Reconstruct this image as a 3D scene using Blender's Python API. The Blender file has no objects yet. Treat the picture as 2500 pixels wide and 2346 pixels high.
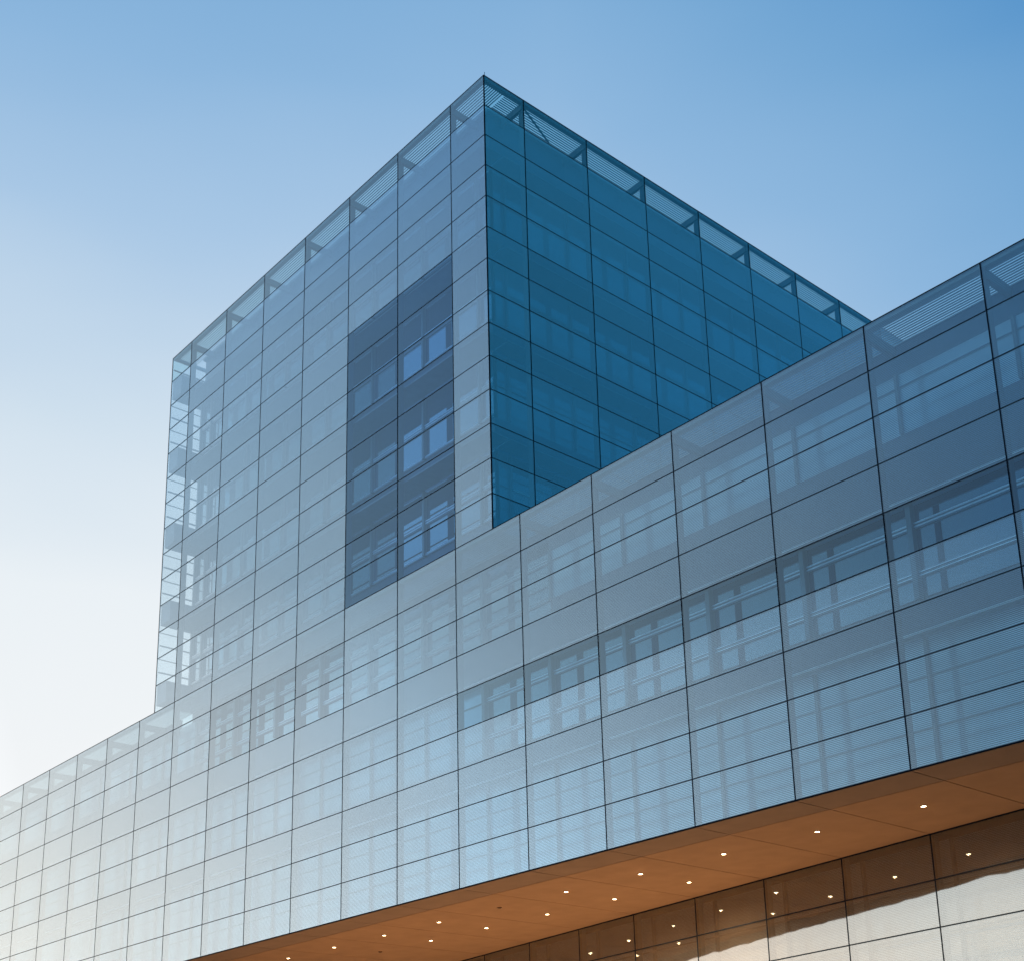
import bpy, math
from mathutils import Matrix, Vector

scene = bpy.context.scene
COL = scene.collection
R = math.radians

# ------------------------------------------------------------------ camera
Z0 = 10.95                      # height of the soffit above the plaza
CAM = Vector((33.931, -29.068, Z0 - 9.347))
yaw, tilt, roll = 0.8388, 1.8553, -0.0269
cam_d = bpy.data.cameras.new("camera")
cam = bpy.data.objects.new("camera", cam_d)
COL.objects.link(cam)
M3 = Matrix.Rotation(yaw, 3, 'Z') @ Matrix.Rotation(tilt, 3, 'X') @ Matrix.Rotation(roll, 3, 'Z')
cam.matrix_world = Matrix.Translation(CAM) @ M3.to_4x4()
F, CX, CY = 3379.35, 1291.64, 1875.54
cam_d.sensor_fit = 'HORIZONTAL'
cam_d.sensor_width = 36
cam_d.lens = F / 2500 * 36
cam_d.shift_x = -(CX - 1250) / 2500
cam_d.shift_y = (CY - 1173) / 2500
cam_d.clip_end = 3000
scene.camera = cam

# ------------------------------------------------------------------ view
vs = scene.view_settings
vs.view_transform = 'Standard'
vs.look = 'None'
vs.gamma = 1
vs.exposure = 0
vs.use_curve_mapping = False


def s2l(c):
    return c / 12.92 if c <= 0.04045 else ((c + 0.055) / 1.055) ** 2.4


def rgb(r, g, b):
    return (s2l(r / 255), s2l(g / 255), s2l(b / 255), 1)


# ------------------------------------------------------------------ node helper
class NT:
    def __init__(self, tree):
        self.t = tree
        self.n = tree.nodes
        self.n.clear()

    def node(self, kind, **kw):
        x = self.n.new(kind)
        for k, v in kw.items():
            setattr(x, k, v)
        return x

    def put(self, sock, v):
        if isinstance(v, bpy.types.NodeSocket):
            self.t.links.new(v, sock)
        elif v is not None:
            sock.default_value = v

    def math(self, op, a, b=None, c=None, clamp=False):
        x = self.node('ShaderNodeMath', operation=op, use_clamp=clamp)
        for i, v in enumerate((a, b, c)):
            self.put(x.inputs[i], v)
        return x.outputs[0]

    def dot(self, a, b):
        x = self.node('ShaderNodeVectorMath', operation='DOT_PRODUCT')
        self.put(x.inputs[0], a)
        self.put(x.inputs[1], b)
        return x.outputs['Value']

    def mixrgb(self, f, a, b):
        x = self.node('ShaderNodeMix', data_type='RGBA')
        self.put(x.inputs[0], f)
        self.put(x.inputs[6], a)
        self.put(x.inputs[7], b)
        return x.outputs[2]

    def ramp(self, f, stops, interp='LINEAR'):
        x = self.node('ShaderNodeValToRGB')
        e = x.color_ramp.elements
        x.color_ramp.interpolation = interp
        while len(e) < len(stops):
            e.new(0.5)
        for el, (p, c) in zip(e, stops):
            el.position = p
            el.color = c
        self.put(x.inputs[0], f)
        return x.outputs[0]

    def maprange(self, v, a, b, c=0.0, d=1.0):
        x = self.node('ShaderNodeMapRange')
        for i, q in enumerate((v, a, b, c, d)):
            self.put(x.inputs[i], q)
        return x.outputs[0]

    def shader(self, kind, **kw):
        x = self.node(kind)
        for k, v in kw.items():
            self.put(x.inputs[k], v)
        return x.outputs[0]

    def mix(self, f, a, b):
        x = self.node('ShaderNodeMixShader')
        self.put(x.inputs[0], f)
        self.put(x.inputs[1], a)
        self.put(x.inputs[2], b)
        return x.outputs[0]


# ------------------------------------------------------------------ sky: clear dusk, glow low in the west (az -90..-115)
SUN_AZ, SUN_EL = -84.0, 2.0
world = bpy.data.worlds.new("World")
scene.world = world
world.use_nodes = True
w = NT(world.node_tree)
tc = w.node('ShaderNodeTexCoord').outputs['Generated']
sep = w.node('ShaderNodeSeparateXYZ')
w.put(sep.inputs[0], tc)
zz = sep.outputs[2]
el = w.math('MULTIPLY', w.math('ARCSINE', zz), 180 / math.pi)
horiz = w.math('SQRT', w.math('MAXIMUM', w.math('SUBTRACT', 1.0, w.math('MULTIPLY', zz, zz)), 0.0))
ga = R(-90)
dg = w.dot(tc, (math.sin(ga), math.cos(ga), 0))
away = w.math('MAXIMUM', w.math('SUBTRACT', w.math('MULTIPLY', horiz, 0.72), dg), 0.0)
s = w.math('MULTIPLY_ADD', away, 50.0, el)
hz = w.node('ShaderNodeTexNoise')
hz.inputs['Scale'].default_value = 2.2
hz.inputs['Detail'].default_value = 3
hm = w.node('ShaderNodeMapping')
hm.inputs['Scale'].default_value = (1, 1, 3.5)
hm.inputs['Rotation'].default_value = (.25, .15, 0)
w.put(hm.inputs[0], tc)
w.put(hz.inputs['Vector'], hm.outputs[0])
s = w.math('MULTIPLY_ADD', w.math('SUBTRACT', hz.outputs['Fac'], .5), 6.0, s)
s = w.math('DIVIDE', s, 100.0, clamp=True)
sky_col = w.ramp(s, [
    (0.00, rgb(255, 253, 248)), (0.15, rgb(250, 253, 255)), (0.23, rgb(242, 249, 254)),
    (0.30, rgb(215, 232, 246)), (0.37, rgb(174, 206, 237)), (0.43, rgb(146, 189, 229)),
    (0.49, rgb(122, 174, 220)), (0.57, rgb(78, 147, 207)), (0.75, rgb(60, 140, 192)), (1.00, rgb(62, 150, 188))])
wa = R(-108)
warm = w.maprange(w.dot(tc, (math.sin(wa) * .97, math.cos(wa) * .97, .06)), .885, .985)
sky_col = w.mixrgb(w.math('MULTIPLY', warm, 0.85), sky_col, rgb(255, 213, 178))
nish = w.node('ShaderNodeTexSky', sky_type='NISHITA', sun_disc=False,
              sun_elevation=R(SUN_EL), sun_rotation=R(SUN_AZ), altitude=100)
boost = w.math('MULTIPLY', w.maprange(el, 24.0, 5.0), w.maprange(w.dot(tc, (math.sin(R(-114)), math.cos(R(-114)), 0)), .68, .92))
bg1 = w.shader('ShaderNodeBackground', Color=sky_col, Strength=w.math('MULTIPLY_ADD', boost, 1.5, 0.96))
bg2 = w.shader('ShaderNodeBackground', Color=nish.outputs[0], Strength=0.10)
wo = w.node('ShaderNodeOutputWorld')
w.put(wo.inputs[0], w.mix(0.04, bg1, bg2))

sun_d = bpy.data.lights.new("sun", 'SUN')
sun_d.energy = 0.15
sun_d.angle = R(5)
sun_d.color = (1, .86, .7)
sun = bpy.data.objects.new("sun", sun_d)
COL.objects.link(sun)
sd = Vector((math.sin(R(SUN_AZ)) * math.cos(R(SUN_EL)), math.cos(R(SUN_AZ)) * math.cos(R(SUN_EL)), math.sin(R(SUN_EL))))
sun.rotation_euler = sd.to_track_quat('Z', 'Y').to_euler()

scene.cycles.max_bounces = 10
scene.cycles.transparent_max_bounces = 24
scene.cycles.glossy_bounces = 5

# ------------------------------------------------------------------ dimensions
H = 1.4            # glass row height
W = 3.566          # bay width, long facade
W1 = 2.118         # narrow corner bay, long facade
WE = 2.046         # narrow end bay, long facade
W2 = 3.506         # bay width, tower's right-hand face
WC = 2.088         # narrow corner bay, right-hand face
NR = 9             # bays on the right-hand face
ZT = Z0 + 23 * H   # tower top
ZP = Z0 + 9 * H    # low wing top
XL = -(W1 + 6 * W + WE)         # tower left end
YB = WC + NR * W2 + WC          # tower back
XMIN, XMAX = -(W1 + 19 * W), -W1 + 12 * W


def zr(r):
    return Z0 + (23 - r) * H


def xk(k):          # grid line k of the long facade, counted to the left from the tower's corner
    return -(W1 + k * W)


# ------------------------------------------------------------------ materials
def mat(name):
    m = bpy.data.materials.new(name)
    m.use_nodes = True
    return m, NT(m.node_tree)


def finish(t, sh, disp=None):
    o = t.node('ShaderNodeOutputMaterial')
    t.put(o.inputs[0], sh)


def simple(name, col, rough=.5, metal=0.0, noise=0.08, scale=3.0, spec=.5):
    if name == 'dark_joint': spec = 0.0
    m, t = mat(name)
    nz = t.node('ShaderNodeTexNoise')
    nz.inputs['Scale'].default_value = scale
    nz.inputs['Detail'].default_value = 4
    t.put(nz.inputs['Vector'], t.node('ShaderNodeNewGeometry').outputs['Position'])
    f = t.maprange(nz.outputs['Fac'], .3, .7)
    a = tuple(c * (1 - noise) for c in col[:3]) + (1,)
    b = tuple(min(1, c * (1 + noise)) for c in col[:3]) + (1,)
    p = t.node('ShaderNodeBsdfPrincipled')
    t.put(p.inputs['Base Color'], t.mixrgb(f, a, b))
    p.inputs['Roughness'].default_value = rough
    p.inputs['Metallic'].default_value = metal
    p.inputs['Specular IOR Level'].default_value = spec
    finish(t, p.outputs[0])
    return m


def glass_mat(name, cover, frit, tint, r0, power, ax='X', warp=0.0, panel_var=.10, gtint=(1, 1, 1, 1)):
    """coated glass panel: printed horizontal lines, see-through between them, mirror coat on top"""
    m, t = mat(name)
    geo = t.node('ShaderNodeNewGeometry')
    pos = geo.outputs['Position']
    sp = t.node('ShaderNodeSeparateXYZ')
    t.put(sp.inputs[0], pos)
    u = sp.outputs[0 if ax == 'X' else 1]
    z = sp.outputs[2]
    # one random value per pane of glass
    iu = t.math('FLOOR', t.math('DIVIDE', t.math('ADD', u, W1 if ax == 'X' else -WC), W if ax == 'X' else W2))
    iz = t.math('FLOOR', t.math('DIVIDE', t.math('SUBTRACT', z, Z0), H))
    cv = t.node('ShaderNodeCombineXYZ')
    t.put(cv.inputs[0], iu)
    t.put(cv.inputs[1], iz)
    wn = t.node('ShaderNodeTexWhiteNoise', noise_dimensions='2D')
    t.put(wn.inputs['Vector'], cv.outputs[0])
    rnd = wn.outputs['Value']
    inc = geo.outputs['Incoming']
    nrm = geo.outputs['Normal']
    ca = t.math('ABSOLUTE', t.dot(inc, nrm))
    fr = t.math('MULTIPLY_ADD', t.math('POWER', t.math('SUBTRACT', 1.0, ca), power), 1 - r0, r0)
    fr = t.math('MULTIPLY', fr, t.math('MULTIPLY_ADD', rnd, panel_var, 1 - panel_var / 2), clamp=True)
    # surface slightly out of flat, differently in each pane
    nz = t.node('ShaderNodeTexNoise')
    nz.inputs['Scale'].default_value = 0.55
    nz.inputs['Detail'].default_value = 2
    vm = t.node('ShaderNodeVectorMath', operation='MULTIPLY_ADD')
    t.put(vm.inputs[0], wn.outputs['Color'])
    vm.inputs[1].default_value = (30, 30, 30)
    t.put(vm.inputs[2], pos)
    t.put(nz.inputs['Vector'], vm.outputs[0])
    bp = t.node('ShaderNodeBump')
    bp.inputs['Strength'].default_value = 1.0
    bp.inputs['Distance'].default_value = 0.006 + warp
    t.put(bp.inputs['Height'], nz.outputs['Fac'])
    gl = t.shader('ShaderNodeBsdfGlossy', Color=gtint, Roughness=0.03, Normal=bp.outputs[0])
    tr = t.shader('ShaderNodeBsdfTransparent', Color=tint)
    body = tr
    if cover > 0:
        df = t.shader('ShaderNodeBsdfDiffuse', Color=frit)
        ph = t.math('FRACT', t.math('DIVIDE', t.math('SUBTRACT', z, Z0), H / 29))
        d = t.math('ABSOLUTE', t.math('SUBTRACT', ph, .5))
        line = t.maprange(d, 0.04, .46, min(1.0, 2.0 * cover), 0.0)
        body = t.mix(line, tr, df)
    finish(t, t.mix(fr, body, gl))
    m['clear'] = 1
    return m


TINT = (.58, .84, .94, 1)
FRIT = (.080, .205, .285, 1)
M = {}
M['frit'] = glass_mat("fritted_glass", .42, FRIT, TINT, .05, 1.32, gtint=(.648, .850, 1, 1), panel_var=.06)
M['open'] = glass_mat("lightly_fritted_glass", .16, FRIT, (.92, .96, .98, 1), .05, 1.32, gtint=(.648, .850, 1, 1), panel_var=.06)
M['clear'] = glass_mat("clear_glass", 0, FRIT, (.50, .76, 1, 1), .06, 2.5, gtint=(.46, .74, 1, 1))
M['clearteal'] = glass_mat("clear_teal_glass", 0, FRIT, (.56, .83, 1, 1), .07, 1.9, gtint=(.58, .83, 1, 1))
M['clearpale'] = glass_mat("clear_pale_glass", 0, FRIT, (.72, .90, 1, 1), .08, 1.65, gtint=(.648, .85, 1, 1))
M['parapet'] = glass_mat("parapet_glass", .24, FRIT, (.68, .89, .94, 1), .06, 1.35, gtint=(.648, .850, 1, 1), panel_var=.06)
M['top'] = glass_mat("roof_screen_glass", .14, FRIT, (.66, .88, .93, 1), .05, 2.2, gtint=(.76, .92, 1, 1))
M['end'] = glass_mat("end_screen_glass", 0, FRIT, (.90, .95, .97, 1), .02, 3.0)
M['side'] = glass_mat("side_glass", .34, (.28, .43, .51, 1), (.42, .82, .95, 1), .14, 1.8, panel_var=.16, ax='Y', gtint=(.64, .86, 1, 1))
M['sidetop'] = glass_mat("side_roof_screen_glass", .14, (.14, .22, .26, 1), (.64, .94, 1, 1), .05, 2.4, ax='Y', gtint=(.6, .85, 1, 1))
M['lower'] = glass_mat("lower_glass", .35, (.10, .085, .07, 1), (.50, .50, .50, 1), .27, 1.6, warp=.002, panel_var=.06, gtint=(.72, .76, .74, 1))
M['joint'] = simple("dark_joint", (.006, .012, .022), .9)
M['fin'] = simple("fin_metal", (.10, .17, .21), .5)
M['metal'] = simple("grey_metal", (.20, .25, .28), .45, .3)
M['steel'] = simple("dark_steel", (.20, .28, .32), .5, .2)
M['fascia'] = simple("fascia_metal", (.30, .40, .45), .5, .1)
M['pale_metal'] = simple("pale_grey_metal", (.42, .48, .52), .5)
M['white'] = simple("white_metal", (.95, .97, .98), .35, .35)
M['slat'] = simple("aluminium_slats", (.32, .39, .43), .5, .2)
M['spandrel'] = simple("spandrel_panel", (.06, .12, .20), .35, noise=.12, scale=.8)
M['core'] = simple("building_core", (.05, .07, .09), .7)
M['soffit'] = simple("copper_soffit", (.37, .20, .105), .75, .0, noise=.07, scale=1.2, spec=.05)
M['soffit_edge'] = simple("dark_edge_soffit", (.27, .165, .105), .75, .0, noise=.07, scale=1.2, spec=.05)  # outer strip, darker and greyer than the main soffit panels
M['soffit_joint'] = simple("soffit_joint", (.05, .025, .015), .7)
M['roof'] = simple("roof_membrane", (.2, .2, .21), .8)


def pane_mat(name, col, r0, power):
    m, t = mat(name)
    geo = t.node('ShaderNodeNewGeometry')
    ca = t.math('ABSOLUTE', t.dot(geo.outputs['Incoming'], geo.outputs['Normal']))
    fr = t.math('MULTIPLY_ADD', t.math('POWER', t.math('SUBTRACT', 1.0, ca), power), 1 - r0, r0, clamp=True)
    nz = t.node('ShaderNodeTexNoise')
    nz.inputs['Scale'].default_value = .5
    t.put(nz.inputs['Vector'], geo.outputs['Position'])
    c = t.mixrgb(t.maprange(nz.outputs['Fac'], .35, .65), tuple(x * .82 for x in col[:3]) + (1,), tuple(x * 1.15 for x in col[:3]) + (1,))
    df = t.shader('ShaderNodeBsdfDiffuse', Color=c)
    gl = t.shader('ShaderNodeBsdfGlossy', Color=(.72, .90, 1, 1), Roughness=0.02)
    finish(t, t.mix(fr, df, gl))
    return m


M['pane_dark'] = pane_mat("dark_window_pane", (.03, .085, .145), .22, 1.8)
M['pane_mid'] = pane_mat("tinted_window_pane", (.22, .36, .42), .2, 1.8)
M['pane_pale'] = pane_mat("pale_window_pane", (.80, .88, .93), .16, 2.0)  # pale bluish base colour under a glossy layer

mg, t = mat("lamp_lens")
finish(t, t.shader('ShaderNodeEmission', Color=(1, .78, .45, 1), Strength=22.0))
M['lens'] = mg
M['lens_off'] = simple("lamp_lens_off", (.05, .04, .03), .2)
M['trim'] = simple("lamp_trim", (.30, .16, .08), .4, .6)

# plaza paving
m, t = mat("plaza_paving")
br = t.node('ShaderNodeTexBrick')
br.inputs['Scale'].default_value = 1.0
br.inputs['Brick Width'].default_value = 1.2
br.inputs['Row Height'].default_value = .6
br.inputs['Mortar Size'].default_value = .012
br.inputs['Color1'].default_value = (.34, .32, .30, 1)
br.inputs['Color2'].default_value = (.27, .26, .25, 1)
br.inputs['Mortar'].default_value = (.10, .10, .10, 1)
t.put(br.inputs['Vector'], t.node('ShaderNodeNewGeometry').outputs['Position'])
p = t.node('ShaderNodeBsdfPrincipled')
t.put(p.inputs['Base Color'], br.outputs['Color'])
p.inputs['Roughness'].default_value = .7
finish(t, p.outputs[0])
M['plaza'] = m


# ------------------------------------------------------------------ mesh helpers
class MB:
    def __init__(self):
        self.v, self.f, self.mi = [], [], []

    def box(self, x0, x1, y0, y1, z0, z1, mi=0, front=None):
        """axis box; front = (face index, material index) for the outward face. faces: -z +z -y +x +y -x"""
        if x0 > x1: x0, x1 = x1, x0
        if y0 > y1: y0, y1 = y1, y0
        if z0 > z1: z0, z1 = z1, z0
        b = len(self.v)
        self.v += [(x0, y0, z0), (x1, y0, z0), (x1, y1, z0), (x0, y1, z0),
                   (x0, y0, z1), (x1, y0, z1), (x1, y1, z1), (x0, y1, z1)]
        fs = [(0, 3, 2, 1), (4, 5, 6, 7), (0, 1, 5, 4), (1, 2, 6, 5), (2, 3, 7, 6), (3, 0, 4, 7)]
        for i, q in enumerate(fs):
            self.f.append(tuple(b + j for j in q))
            self.mi.append(front[1] if front and front[0] == i else mi)
        return self

    def bar(self, a, b, wdt, hgt):
        """square bar between two points"""
        a, b = Vector(a), Vector(b)
        d = (b - a).normalized()
        up = Vector((0, 0, 1)) if abs(d.z) < .95 else Vector((1, 0, 0))
        s_ = d.cross(up).normalized() * wdt / 2
        u_ = s_.cross(d).normalized() * hgt / 2
        n = len(self.v)
        for p_ in (a, b):
            for q in (s_ + u_, -s_ + u_, -s_ - u_, s_ - u_):
                self.v.append(tuple(p_ + q))
        for q in ((0, 1, 2, 3), (7, 6, 5, 4), (0, 4, 5, 1), (1, 5, 6, 2), (2, 6, 7, 3), (3, 7, 4, 0)):
            self.f.append(tuple(n + j for j in q))
            self.mi.append(0)
        return self

    def cyl(self, cx, cy, z0, z1, r, n=20):
        b = len(self.v)
        for z in (z0, z1):
            for i in range(n):
                a = 2 * math.pi * i / n
                self.v.append((cx + r * math.cos(a), cy + r * math.sin(a), z))
        self.f.append(tuple(b + i for i in reversed(range(n))))
        self.f.append(tuple(b + n + i for i in range(n)))
        self.mi += [0, 0]
        for i in range(n):
            j = (i + 1) % n
            self.f.append((b + i, b + j, b + n + j, b + n + i))
            self.mi.append(0)
        return self

    def ring(self, cx, cy, z0, z1, r0, r1, n=24):
        b = len(self.v)
        for (r, z) in ((r0, z0), (r1, z0), (r1, z1), (r0, z1)):
            for i in range(n):
                a = 2 * math.pi * i / n
                self.v.append((cx + r * math.cos(a), cy + r * math.sin(a), z))
        for k in range(4):
            for i in range(n):
                j = (i + 1) % n
                k2 = (k + 1) % 4
                self.f.append((b + k * n + i, b + k * n + j, b + k2 * n + j, b + k2 * n + i))
                self.mi.append(0)
        return self

    def build(self, name, mats, parent=None, **props):
        me = bpy.data.meshes.new(name)
        me.from_pydata(self.v, [], self.f)
        for q in (mats if isinstance(mats, (list, tuple)) else [mats]):
            me.materials.append(q)
        me.polygons.foreach_set('material_index', self.mi)
        me.update()
        o = bpy.data.objects.new(name, me)
        COL.objects.link(o)
        if parent is not None:
            o.parent = parent
        for k, v in props.items():
            o[k] = v
        return o


def empty(name, loc=(0, 0, 0), **props):
    o = bpy.data.objects.new(name, None)
    o.location = loc
    COL.objects.link(o)
    for k, v in props.items():
        o[k] = v
    return o


MI = M3.transposed()


def px(p):
    q = MI @ (Vector(p) - CAM)
    if q.z > -0.1:
        return None
    return (CX + F * q.x / -q.z, CY - F * q.y / -q.z)


def area(quad):
    """size in the picture, to choose which hundred repeats become parts of their own"""
    pts = [px(p) for p in quad]
    if any(p is None for p in pts):
        return 0
    cxm = sum(p[0] for p in pts) / 4
    cym = sum(p[1] for p in pts) / 4
    pts = [(min(max(p[0], 0), 2500), min(max(p[1], 0), 2346)) for p in pts]
    a = sum(pts[i][0] * pts[(i + 1) % 4][1] - pts[(i + 1) % 4][0] * pts[i][1] for i in range(4))
    return abs(a) / 2


# ------------------------------------------------------------------ ground
g = MB()
g.v = [(-900, -900, 0), (900, -900, 0), (900, 900, 0), (-900, 900, 0)]
g.f = [(0, 1, 2, 3)]
g.mi = [0]
g.build("ground", M['plaza'], kind='structure', label="paved plaza in front of the glass building")

# ------------------------------------------------------------------ the building
B = empty("office_building", (0, 0, 0),
          label="glass-clad office building with a square tower rising from a long cantilevered wing",
          category="building")

T = .014           # glass thickness
G = .012           # half joint


def in_tower(x0, x1):
    return x0 >= XL - .01 and x1 <= .01


# ---- columns of the long facade (x ranges)
cuts_front = sorted({round(xk(k), 4) for k in range(-12, 20)} | {0.0, round(XL, 4)})
low_cols = sorted(round(xk(k), 4) for k in range(-12, 20))
tower_cols = [XL] + [xk(k) for k in range(6, -1, -1)] + [0.0]


def kidx(x):
    return (-x - W1) / W


def clear_panel(x0, x1, r):
    km = kidx((x0 + x1) / 2)
    if 5 <= r <= 13 and 0 < km < 2:
        return True
    if r == 18 and km < 0:
        return True
    if r in (15, 16) and 2 < km < 5:
        return True
    return False


# ---- outer glass panels
panels = []         # (area, quad box args, material key, face)
for i in range(len(tower_cols) - 1):
    x0, x1 = tower_cols[i], tower_cols[i + 1]
    for r in range(0, 14):
        q = [(x0, 0, zr(r)), (x1, 0, zr(r)), (x1, 0, zr(r + 1)), (x0, 0, zr(r + 1))]
        key = 'clear' if clear_panel(x0, x1, r) else ('top' if r == 0 else 'open' if x1 < xk(4.9) else 'frit')
        panels.append((area(q), (x0 + G, x1 - G, 0, T, zr(r + 1) + G, zr(r) - G), key, 2))
for i in range(len(low_cols) - 1):
    x0, x1 = low_cols[i], low_cols[i + 1]
    for r in range(14, 23):
        q = [(x0, 0, zr(r)), (x1, 0, zr(r)), (x1, 0, zr(r + 1)), (x0, 0, zr(r + 1))]
        key = 'frit' if not clear_panel(x0, x1, r) else ('clearteal' if r == 18 else 'clearpale')
        if r == 14:
            key = 'parapet'
        panels.append((area(q), (x0 + G, x1 - G, 0, T, zr(r + 1) + G, zr(r) - G), key, 2))
side_ys = [0, WC] + [WC + W2 * j for j in range(1, NR + 1)] + [YB]
# only the part of the right-hand face that rises over the low wing
for i in range(len(side_ys) - 1):
    y0, y1 = side_ys[i], side_ys[i + 1]
    for r in range(0, 14):
        q = [(0, y0, zr(r)), (0, y1, zr(r)), (0, y1, zr(r + 1)), (0, y0, zr(r + 1))]
        # what the low wing hides counts for nothing
        d = Vector((0, (y0 + y1) / 2, (zr(r) + zr(r + 1)) / 2)) - CAM
        tt = (0 - CAM.y) / d.y
        hid = (CAM.z + d.z * tt) < ZP
        yy0 = T if y0 == 0 else y0
        panels.append((0 if hid else area(q), (-T, 0, yy0 + G, y1 - G, zr(r + 1) + G, zr(r) - G), 'sidetop' if r == 0 else 'side', 3))
# left end of the tower, back of the tower: same skin
for i in range(len(side_ys) - 1):
    y0, y1 = side_ys[i], side_ys[i + 1]
    for r in range(0, 14):
        panels.append((0, (XL, XL + T, max(y0, T) + G, y1 - G, zr(r + 1) + G, zr(r) - G), 'end', 5))
for i in range(len(tower_cols) - 1):
    x0, x1 = tower_cols[i], tower_cols[i + 1]
    for r in range(0, 14):
        panels.append((0, (x0 + G + T, x1 - G - T, YB - T, YB, zr(r + 1) + G, zr(r) - G), 'frit', 4))
panels.sort(key=lambda a: -a[0])

KEYS = {'clearteal': M['clearteal'], 'clearpale': M['clearpale'], 'parapet': M['parapet'], 'open': M['open'], 'end': M['end'], 'frit': M['frit'], 'clear': M['clear'], 'top': M['top'], 'side': M['side'], 'sidetop': M['sidetop']}
m, t = mat("glass_edge")
finish(t, t.shader('ShaderNodeBsdfTransparent', Color=(.97, .985, .985, 1)))
M['edge'] = m
rest = {}
for n, (a, b, key, face) in enumerate(panels):
    if n < 100:
        mb = MB().box(*b, mi=1, front=(face, 0))
        mb.build("glass_panel", [KEYS[key], M['edge']], B)
    else:
        rest.setdefault('x', []).append((b, key, face))
order = list(KEYS)
mb = MB()
for b, key, face in rest['x']:
    mb.box(*b, mi=len(order), front=(face, order.index(key)))
mb.build("glass_panel", [KEYS[k] for k in order] + [M['edge']], B, kind='stuff')

# ---- mullions and transoms of the outer skin (thin dark joints with a fin behind)
JW = .019
for x in low_cols:
    if x < 0 and x > XL:
        zt = ZT
    else:
        zt = ZP
    mb = MB().box(x - JW, x + JW, -.006, .05, Z0, zt - .01)
    mm = mb.build("mullion", M['joint'], B)
    MB().box(x - .012, x + .012, .05, .30, Z0 + .05, zt - .12).build("fin", M['fin'], mm)
for x, y in ((0.0, 0.0), (XL, 0.0)):
    sx = -1 if x == 0 else 1
    mb = MB().box(x, x + sx * -.006, -.006, .035, ZP + .005, ZT).box(x, x + sx * .035, -.006, .035, ZP + .005, ZT)
    mb.build("corner_mullion", M['joint'], B)
for y in side_ys[1:]:
    for x, sx, nm in ((0, 1, 1), (XL, -1, 1)):
        mm = MB().box(x + sx * .006, x - sx * .05, y - JW, y + JW, ZP + .005, ZT - .01).build("mullion", M['joint'], B)
        MB().box(x - sx * .05, x - sx * .30, y - .012, y + .012, ZP + .05, ZT - .12).build("fin", M['fin'], mm)
for r in range(14, 24):
    z = zr(r)
    hh = .016
    MB().box(XMIN, XMAX, -.004, .045, z - hh, z + hh).build("transom", M['joint'], B)
for r in range(0, 14):
    z = zr(r)
    MB().box(XL, 0, -.004, .045, z - .016, z + .016).build("transom", M['joint'], B)
    MB().box(.004, -.045, .046, YB, z - .016, z + .016).build("transom", M['joint'], B)
    MB().box(XL - .004, XL + .045, .046, YB, z - .016, z + .016).build("transom", M['joint'], B)

# ---- inner walls: storeys between spandrels at rows 1,4,7,10,13,16,19
YI = 1.40
XI = -1.40
XE = XL + 1.0


def type_front(xm, r):
    km = kidx(xm)
    if r < 14:
        return 'B'
    if r < 16:
        return 'B' if -.6 < km < 5.6 else 'A'
    if r < 19:
        return 'A' if km > -.45 else 'B'
    return 'A'


# spandrel strips per storey
def spandrel(name, *b):
    MB().box(*b).build(name, M['spandrel'], B)


for r in (1, 4, 7, 10, 13):
    spandrel("spandrel", XE, XI, YI, YI + .12, zr(r + 1), zr(r))
    spandrel("spandrel", XI - .12, XI, YI + .12, YB - 1.4, zr(r + 1), zr(r))
    # end gallery floor that closes the corner cavity
    MB().box(XL + .06, XE, .06, YI + 1.2, zr(r + 1) + .35, zr(r)).build("gallery_floor", M['pale_metal'], B)
for ra, rb in ((16.4, 17.55), (19.5, 20.25)):
    spandrel("spandrel", XMIN, XMAX, YI, YI + .12, zr(rb), zr(ra))
spandrel("spandrel", XMIN, XL, YI, YI + .12, zr(14.7), zr(14.05))
spandrel("spandrel", 0, XMAX, YI, YI + .12, zr(14.7), zr(14.05))
spandrel("spandrel", XE, XI, YI, YI + .12, zr(1), zr(.05))
spandrel("spandrel", XI - .12, XI, YI + .12, YB - 1.4, zr(1), zr(.05))

# windows: one per bay and storey
wins = []
storeys_t = [(2, 4), (5, 7), (8, 10), (11, 13)]
for (ra, rb) in storeys_t:
    for k in range(6, -1, -1):
        x0 = xk(k) if k < 6 else xk(6)
        x1 = xk(k - 1) if k > 0 else XI
        if k == 6:
            wins.append(('F', XE, xk(6), ra, rb))
        wins.append(('F', x0, x1, ra, rb))
    for i in range(len(side_ys) - 2):
        y0 = YI + .12 if i == 0 else side_ys[i]
        wins.append(('S', y0, side_ys[i + 1], ra, rb))
for (ra, rb) in [(14.4, 16.4), (17.55, 19.5), (20.25, 23)]:
    for k in range(19, -12, -1):
        za = ra
        inside = XL < (xk(k) + xk(k - 1)) / 2 < 0
        zb = rb
        if ra == 14.4:
            if not inside:
                za = 14.7
            if type_front((xk(k) + xk(k - 1)) / 2, 14) == 'A':
                zb = 16
                spandrel("spandrel", xk(k) + .002, xk(k - 1) - .002, YI + .003, YI + .117, zr(16.4) + .002, zr(16))
        wins.append(('F', xk(k), xk(k - 1), za, zb))


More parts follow.
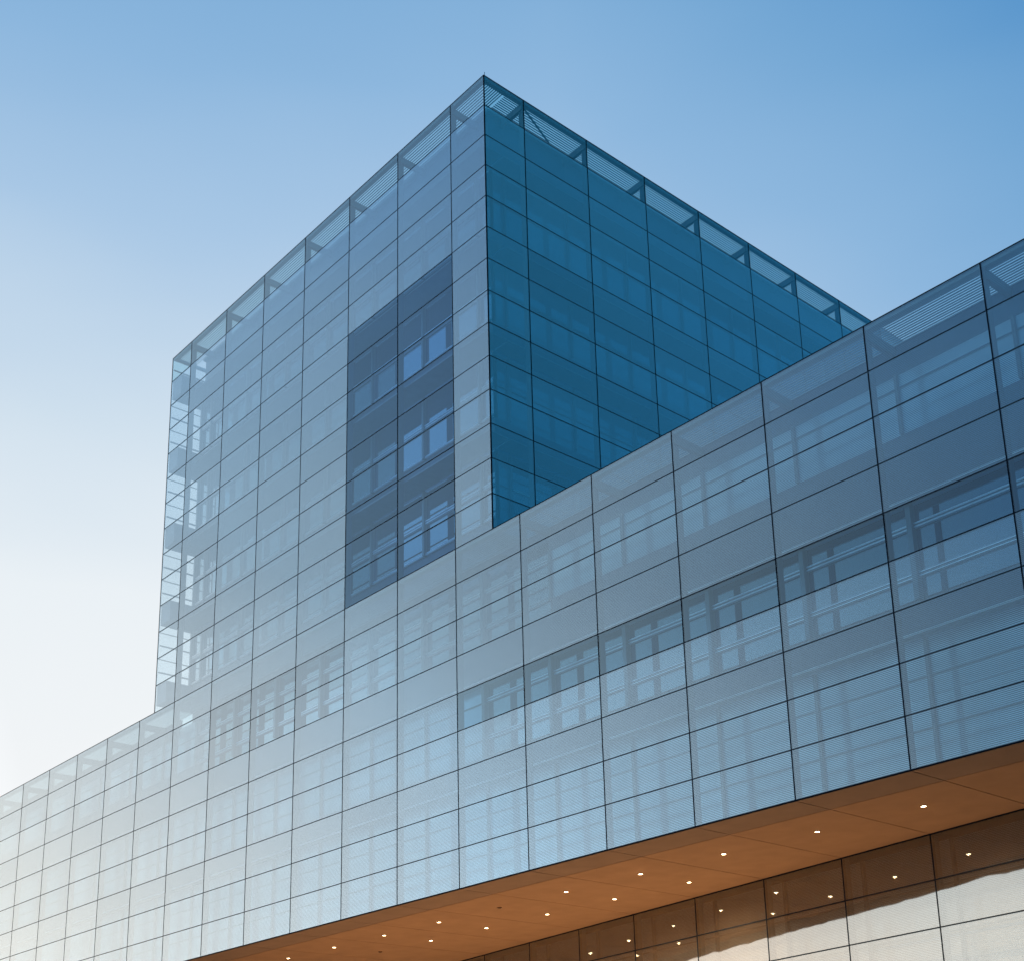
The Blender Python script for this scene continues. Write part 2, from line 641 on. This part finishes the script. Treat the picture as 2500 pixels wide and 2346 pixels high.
def window_boxes(kind, a, b, ra, rb):
    fr, pn, ft = MB(), MB(), 'B'
    if kind == 'F':
        ft = type_front((a + b) / 2, ra)
        pn.box(a + .05, b - .05, YI, YI + .03, zr(rb) + .002, zr(ra) - .002)
        # post on the grid line
        pw, pd = ((.055, .16) if rb < 14 else (.075, .22)) if ft == 'B' else (.045, .10)
        fr.box(a - pw, a + pw, YI - pd, YI + .04, zr(rb), zr(ra), mi=1)
        for r in range(math.floor(ra) + 1, math.ceil(rb) + (1 if rb == 23 else 0)):
            z = zr(r)
            if ft == 'B':
                fr.box(a + pw, b - pw, YI - .10, YI - .002, z - .05, z)
                fr.box(a + pw, b - pw, YI - .10, YI - .003, z + .05, z + .10)
            else:
                fr.box(a + pw, b - pw, YI - .05, YI - .002, z - .012, z + .012)
        if ft == 'B' and rb < 14:
            fr.box(a + pw, b - pw, YI - .10, YI - .002, zr(rb) + .02, zr(rb) + .05)
            fr.box(a + pw, b - pw, YI - .07, YI - .003, zr(rb) + .10, zr(rb) + .13)
    else:
        pn.box(XI - .03, XI, a + .05, b - .05, zr(rb) + .002, zr(ra) - .002)
        fr.box(XI - .04, XI + .12, b - .05, b + .05, zr(rb), zr(ra))
        for r in range(int(ra) + 1, int(rb)):
            z = zr(r)
            fr.box(XI + .002, XI + .05, a + .05, b - .05, z - .02, z + .02)
    return fr, pn, ft


def win_area(kind, a, b, ra, rb):
    if kind == 'F':
        return area([(a, YI, zr(ra)), (b, YI, zr(ra)), (b, YI, zr(rb)), (a, YI, zr(rb))])
    d = Vector((XI, (a + b) / 2, (zr(ra) + zr(rb)) / 2)) - CAM
    tt = -CAM.y / d.y
    if CAM.z + d.z * tt < ZP:
        return 0
    return area([(XI, a, zr(ra)), (XI, b, zr(ra)), (XI, b, zr(rb)), (XI, a, zr(rb))])


wins.sort(key=lambda q: -win_area(*q))
restw = []
FM = {'A': [M['metal'], M['metal']], 'B': [M['white'], M['metal']]}
PM = {'A': M['pane_pale'], 'B': M['pane_dark']}
for n, q in enumerate(wins):
    fr, pn, ft = window_boxes(*q)
    if n < 100:
        f = fr.build("window", FM[ft] if q[0] == 'F' else [M['metal']], B)
        pn.build("pane", PM[ft] if q[0] == 'F' else M['pane_mid'], f)
    else:
        restw.append((fr, pn, ft))


def merge(lst):
    o = MB()
    for mb_, mi in lst:
        b = len(o.v)
        o.v += mb_.v
        o.f += [tuple(i + b for i in f_) for f_ in mb_.f]
        o.mi += mb_.mi if mi is None else [mi] * len(mb_.f)
    return o


wf = merge([(a, None if c == 'B' else 1) for a, b_, c in restw]).build("window", FM['B'], B, kind='stuff')
merge([(b_, 0 if c == 'A' else 1) for a, b_, c in restw]).build("pane", [PM['A'], PM['B']], wf, kind='stuff')

# maintenance catwalks in the cavity at each storey, with a pale edge bar
for ra in (2, 5, 8, 11):
    c = MB().box(XE, -.5, .35, 1.30, zr(ra) + .02, zr(ra) + .06).build("catwalk", M['steel'], B)
    MB().box(XE, -.5, .305, .345, zr(ra), zr(ra) + .07).build("catwalk_edge", M['metal'], c)
    c = MB().box(-.55, -1.30, 1.4, YB - 1.4, zr(ra) + .02, zr(ra) + .06).build("catwalk", M['steel'], B)
    MB().box(-.50, -.545, 1.4, YB - 1.4, zr(ra), zr(ra) + .07).build("catwalk_edge", M['metal'], c)
for ra in (17.55, 20.25):
    c = MB().box(XMIN, XMAX, 1.0, 1.30, zr(ra) + .02, zr(ra) + .06).build("catwalk", M['steel'], B)
    MB().box(XMIN, XMAX, .955, .998, zr(ra), zr(ra) + .05).build("catwalk_edge", M['white'], c)

# opaque cores behind the inner walls
MB().box(XE + .05, XI - .13, YI + .13, YB - 1.4, ZP - .6, ZT - .35).build("tower_core", M['core'], B)
MB().box(XMIN, XMAX, YI + .13, 24, Z0 + .06, ZP - .62).build("wing_core", M['core'], B)
MB().box(XE, XE + .04, YI + .12, YB - 1.4, ZP - .5, ZT - .4).build("end_wall", M['spandrel'], B)

# ---- rooftop screens: fascia, slats, cross beams
def slats_x(name, x0, x1, ztop, ya, yb, pitch=.105):
    mb = MB()
    y = ya
    while y < yb:
        mb.box(x0, x1, y, y + .036, ztop - .10, ztop - .075)
        y += pitch
    mb.build(name, M['slat'], B)


def slats_y(name, y0, y1, ztop, xa, xb, pitch=.105):
    mb = MB()
    x = xa
    while x > xb:
        mb.box(x, x - .036, y0, y1, ztop - .10, ztop - .075)
        x -= pitch
    mb.build(name, M['slat'], B)


MB().box(XL + .03, -.03, .05, .24, ZT - .12, ZT - .012).build("roof_fascia", M['fascia'], B)
MB().box(-.05, -.24, .245, YB, ZT - .12, ZT - .012).build("roof_fascia", M['fascia'], B)
MB().box(XL + .05, XL + .24, .245, YB, ZT - .12, ZT - .012).build("roof_fascia", M['fascia'], B)
MB().box(XMIN, XMAX, .05, .24, ZP - .12, ZP - .012).build("roof_fascia", M['fascia'], B)
slats_x("roof_slats", XL + .3, -.26, ZT, .30, 1.2)
slats_y("roof_slats", 1.3, YB - .3, ZT, -.30, -1.2)
slats_x("roof_slats", XMIN, XMAX, ZP, .30, 1.38)
MB().box(XE, -1.22, 1.22, 1.395, ZT - .14, ZT - .05).build("roof_beam", M['steel'], B)
MB().box(XI + .005, -1.22, 1.40, YB - 1.4, ZT - .14, ZT - .05).build("roof_beam", M['steel'], B)


def beam(x, ztop, z_dir=1):
    mb = MB().box(x - .07, x + .07, .06, YI - .002, ztop - .42, ztop - .13)
    mb.build("roof_beam", M['metal'], B)


for k in range(19, -12, -1):
    x = xk(k)
    if XL < x < 0:
        beam(x - .0, ZT)
        if k > 6 or False:
            pass
    else:
        beam(x, ZP)
for y in side_ys[1:-1]:
    MB().box(-.06, XI + .002, y - .07, y + .07, ZT - .42, ZT - .13).build("roof_beam", M['metal'], B)
for y in (WC,):
    MB().bar((-.15, y + .1, ZT - .2), (-.9, y + 2.2, ZT - .28), .06, .06).build("roof_brace", M['steel'], B)
MB().box(XE + .05, XI - .13, YI + .13, YB - 1.4, ZT - .34, ZT - .2).build("tower_roof", M['roof'], B)
MB().box(XMIN, XMAX, YI + .14, 24, ZP - .61, ZP - .5).build("wing_roof", M['roof'], B)
MB().cyl(.02, .03, ZT - .02, ZT + .13, .012, 8).build("lightning_rod", M['steel'], B)

# gallery rails in the open corner at the tower's left end
for r in range(0, 14):
    MB().box(XL + .05, XL + .11, .06, YB, zr(r + .5) - .03, zr(r + .5) + .03).build("gallery_rail", M['metal'], B)

# ---- soffit panels
wa_, wb_ = 8.13, -.146


def ywall(x):
    return wa_ + wb_ * x


def prism(x0, x1, y00, y01, y10, y11, z0, z1):
    """quad prism: at x0 from y00 to y01, at x1 from y10 to y11"""
    mb = MB()
    mb.v = [(x0, y00, z0), (x1, y10, z0), (x1, y11, z0), (x0, y01, z0), (x0, y00, z1), (x1, y10, z1), (x1, y11, z1), (x0, y01, z1)]
    mb.f = [(0, 3, 2, 1), (4, 5, 6, 7), (0, 1, 5, 4), (1, 2, 6, 5), (2, 3, 7, 6), (3, 0, 4, 7)]
    mb.mi = [0] * 6
    return mb


gj = .017
for i in range(len(low_cols) - 1):
    x0, x1 = low_cols[i] + gj, low_cols[i + 1] - gj
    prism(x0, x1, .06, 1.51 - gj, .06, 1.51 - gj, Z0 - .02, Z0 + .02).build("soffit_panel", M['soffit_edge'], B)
    prism(x0, x1, 1.51 + gj, ywall(x0) - .03, 1.51 + gj, ywall(x1) - .03, Z0 - .02, Z0 + .02).build("soffit_panel", M['soffit'], B)
MB().box(XMIN, XMAX, .055, 18.5, Z0 + .022, Z0 + .05).build("soffit_backing", M['soffit_joint'], B)

# ---- lower recessed glass wall, set at an angle under the wing
ang = math.atan(wb_)
nx, ny = math.sin(ang), -math.cos(ang)       # outward normal (towards -y)
nx, ny = wb_ / math.hypot(1, wb_), -1 / math.hypot(1, wb_)


def wall_panel(x0, x1, z0, z1, off0, off1):
    mb = MB()
    y0, y1 = ywall(x0), ywall(x1)
    P = lambda x, y, o, z: (x - nx * -o, y - ny * -o, z)
    a0, b0 = (x0 + nx * off1, y0 + ny * off1), (x1 + nx * off1, y1 + ny * off1)
    a1, b1 = (x0 + nx * off0, y0 + ny * off0), (x1 + nx * off0, y1 + ny * off0)
    mb.v = [(*a0, z0), (*b0, z0), (*b1, z0), (*a1, z0), (*a0, z1), (*b0, z1), (*b1, z1), (*a1, z1)]
    mb.f = [(0, 3, 2, 1), (4, 5, 6, 7), (0, 1, 5, 4), (1, 2, 6, 5), (2, 3, 7, 6), (3, 0, 4, 7)]
    mb.mi = [1, 1, 0, 1, 1, 1]
    return mb


lw = [x for x in low_cols if -36 < x < 42]
lowp = []
for i in range(len(lw) - 1):
    for r in range(0, 8):
        z1, z0 = Z0 - r * H - .012, max(Z0 - (r + 1) * H + .012, .01)
        if z0 >= z1:
            continue
        x0, x1 = lw[i] + .012, lw[i + 1] - .012
        lowp.append((area([(x0, ywall(x0), z0), (x1, ywall(x1), z0), (x1, ywall(x1), z1), (x0, ywall(x0), z1)]), (x0, x1, z0, z1)))
lowp.sort(key=lambda q: -q[0])
mrest = []
for n, (a, q) in enumerate(lowp):
    mb = wall_panel(*q, -.014, 0)
    if n < 40:
        mb.build("lower_glass_panel", [M['lower'], M['edge']], B)
    else:
        mrest.append(mb)
o = MB()
for mb_ in mrest:
    b = len(o.v)
    o.v += mb_.v
    o.f += [tuple(i + b for i in f_) for f_ in mb_.f]
    o.mi += mb_.mi
o.build("lower_glass_panel", [M['lower'], M['edge']], B, kind='stuff')
for x in lw:
    wall_panel(x - .02, x + .02, 0, Z0 - .021, -.12, .008).build("lower_mullion", M['joint'], B)
for r in range(0, 8):
    z = Z0 - r * H - (.03 if r == 0 else 0)
    wall_panel(lw[0], lw[-1], z - (.02 if r else .03), z + (.02 if r else .008), -.10, .005).build("lower_transom", M['joint'], B)
wall_panel(lw[0], lw[-1], 0, Z0 - .02, -1.4, -1.0).build("lower_inner_wall", M['pane_pale'], B)
for x in lw:
    wall_panel(x - .012, x + .012, 0, Z0 - .05, -.34, -.13).build("lower_fin", M['fin'], B)
    wall_panel(x - .05, x + .05, 0, Z0 - .05, -.995, -.88).build("lower_post", M['metal'], B)
for r in range(1, 8):
    wall_panel(lw[0], lw[-1], Z0 - r * H - .02, Z0 - r * H + .02, -.87, -.80).build("lower_rail", M['metal'], B)
MB().box(XMIN, XMAX, 13.5, 24, 0, Z0 + .02).build("base_core", M['core'], B)

# ------------------------------------------------------------------ downlights
lens_me = MB().cyl(0, 0, -.018, .0, .072).build("tmp", M['lens'])
lens_off_me = MB().cyl(0, 0, -.012, .0, .05).build("tmp", M['lens_off'])
trim_me = MB().ring(0, 0, -.024, .0, .072, .09).build("tmp", M['trim'])
LM, LMO, TM = lens_me.data, lens_off_me.data, trim_me.data
for q in (lens_me, lens_off_me, trim_me):
    bpy.data.objects.remove(q)
spot = bpy.data.lights.new("lamp_light", 'SPOT')
spot.energy = 3000
spot.color = (1, .66, .35)
spot.spot_size = R(150)
spot.spot_blend = 1
spot.shadow_soft_size = .008
halo = bpy.data.lights.new("lamp_glow", 'POINT')
halo.energy = .45
halo.color = (1, .62, .30)
halo.shadow_soft_size = .008
ordn = ["nearest", "second nearest", "third nearest", "fourth nearest", "fifth nearest", "sixth nearest", "seventh nearest",
        "eighth nearest", "ninth nearest", "tenth nearest", "eleventh nearest", "twelfth nearest"]
outer = [-5.5, -4.5, -3.5, -2.5, -1.5, -.5, .5, 1.5, 2.5, 3.5, 4.5, 5.5]
inner = [-1.5, -.5, .5, 1.5, 2.5, 3.5, 4.5]
for row, ks, y in (("outer", outer, 3.29), ("inner", inner, 5.65)):
    for n, k in enumerate(ks):
        off = (row == "outer" and k == .5) or (row == "inner" and k == 3.5)
        lab = ("unlit" if off else "lit") + " downlight in soffit, " + ordn[n] + " lamp of the row " + \
            ("along the facade edge" if row == "outer" else "beside the recessed glass")
        e = empty("downlight", (xk(k), y, Z0 - .021), label=lab, category="ceiling light", group="recessed downlights in the soffit")
        a = bpy.data.objects.new("lens", LMO if off else LM)
        COL.objects.link(a)
        a.parent = e
        b = bpy.data.objects.new("trim", TM)
        COL.objects.link(b)
        b.parent = e
        if not off and k > -5:
            l = bpy.data.objects.new("lamp_light", spot)
            COL.objects.link(l)
            l.parent = e
            l.location = (0, 0, -.034)
            h = bpy.data.objects.new("lamp_glow", halo)
            COL.objects.link(h)
            h.parent = e
            h.location = (0, 0, -.05)
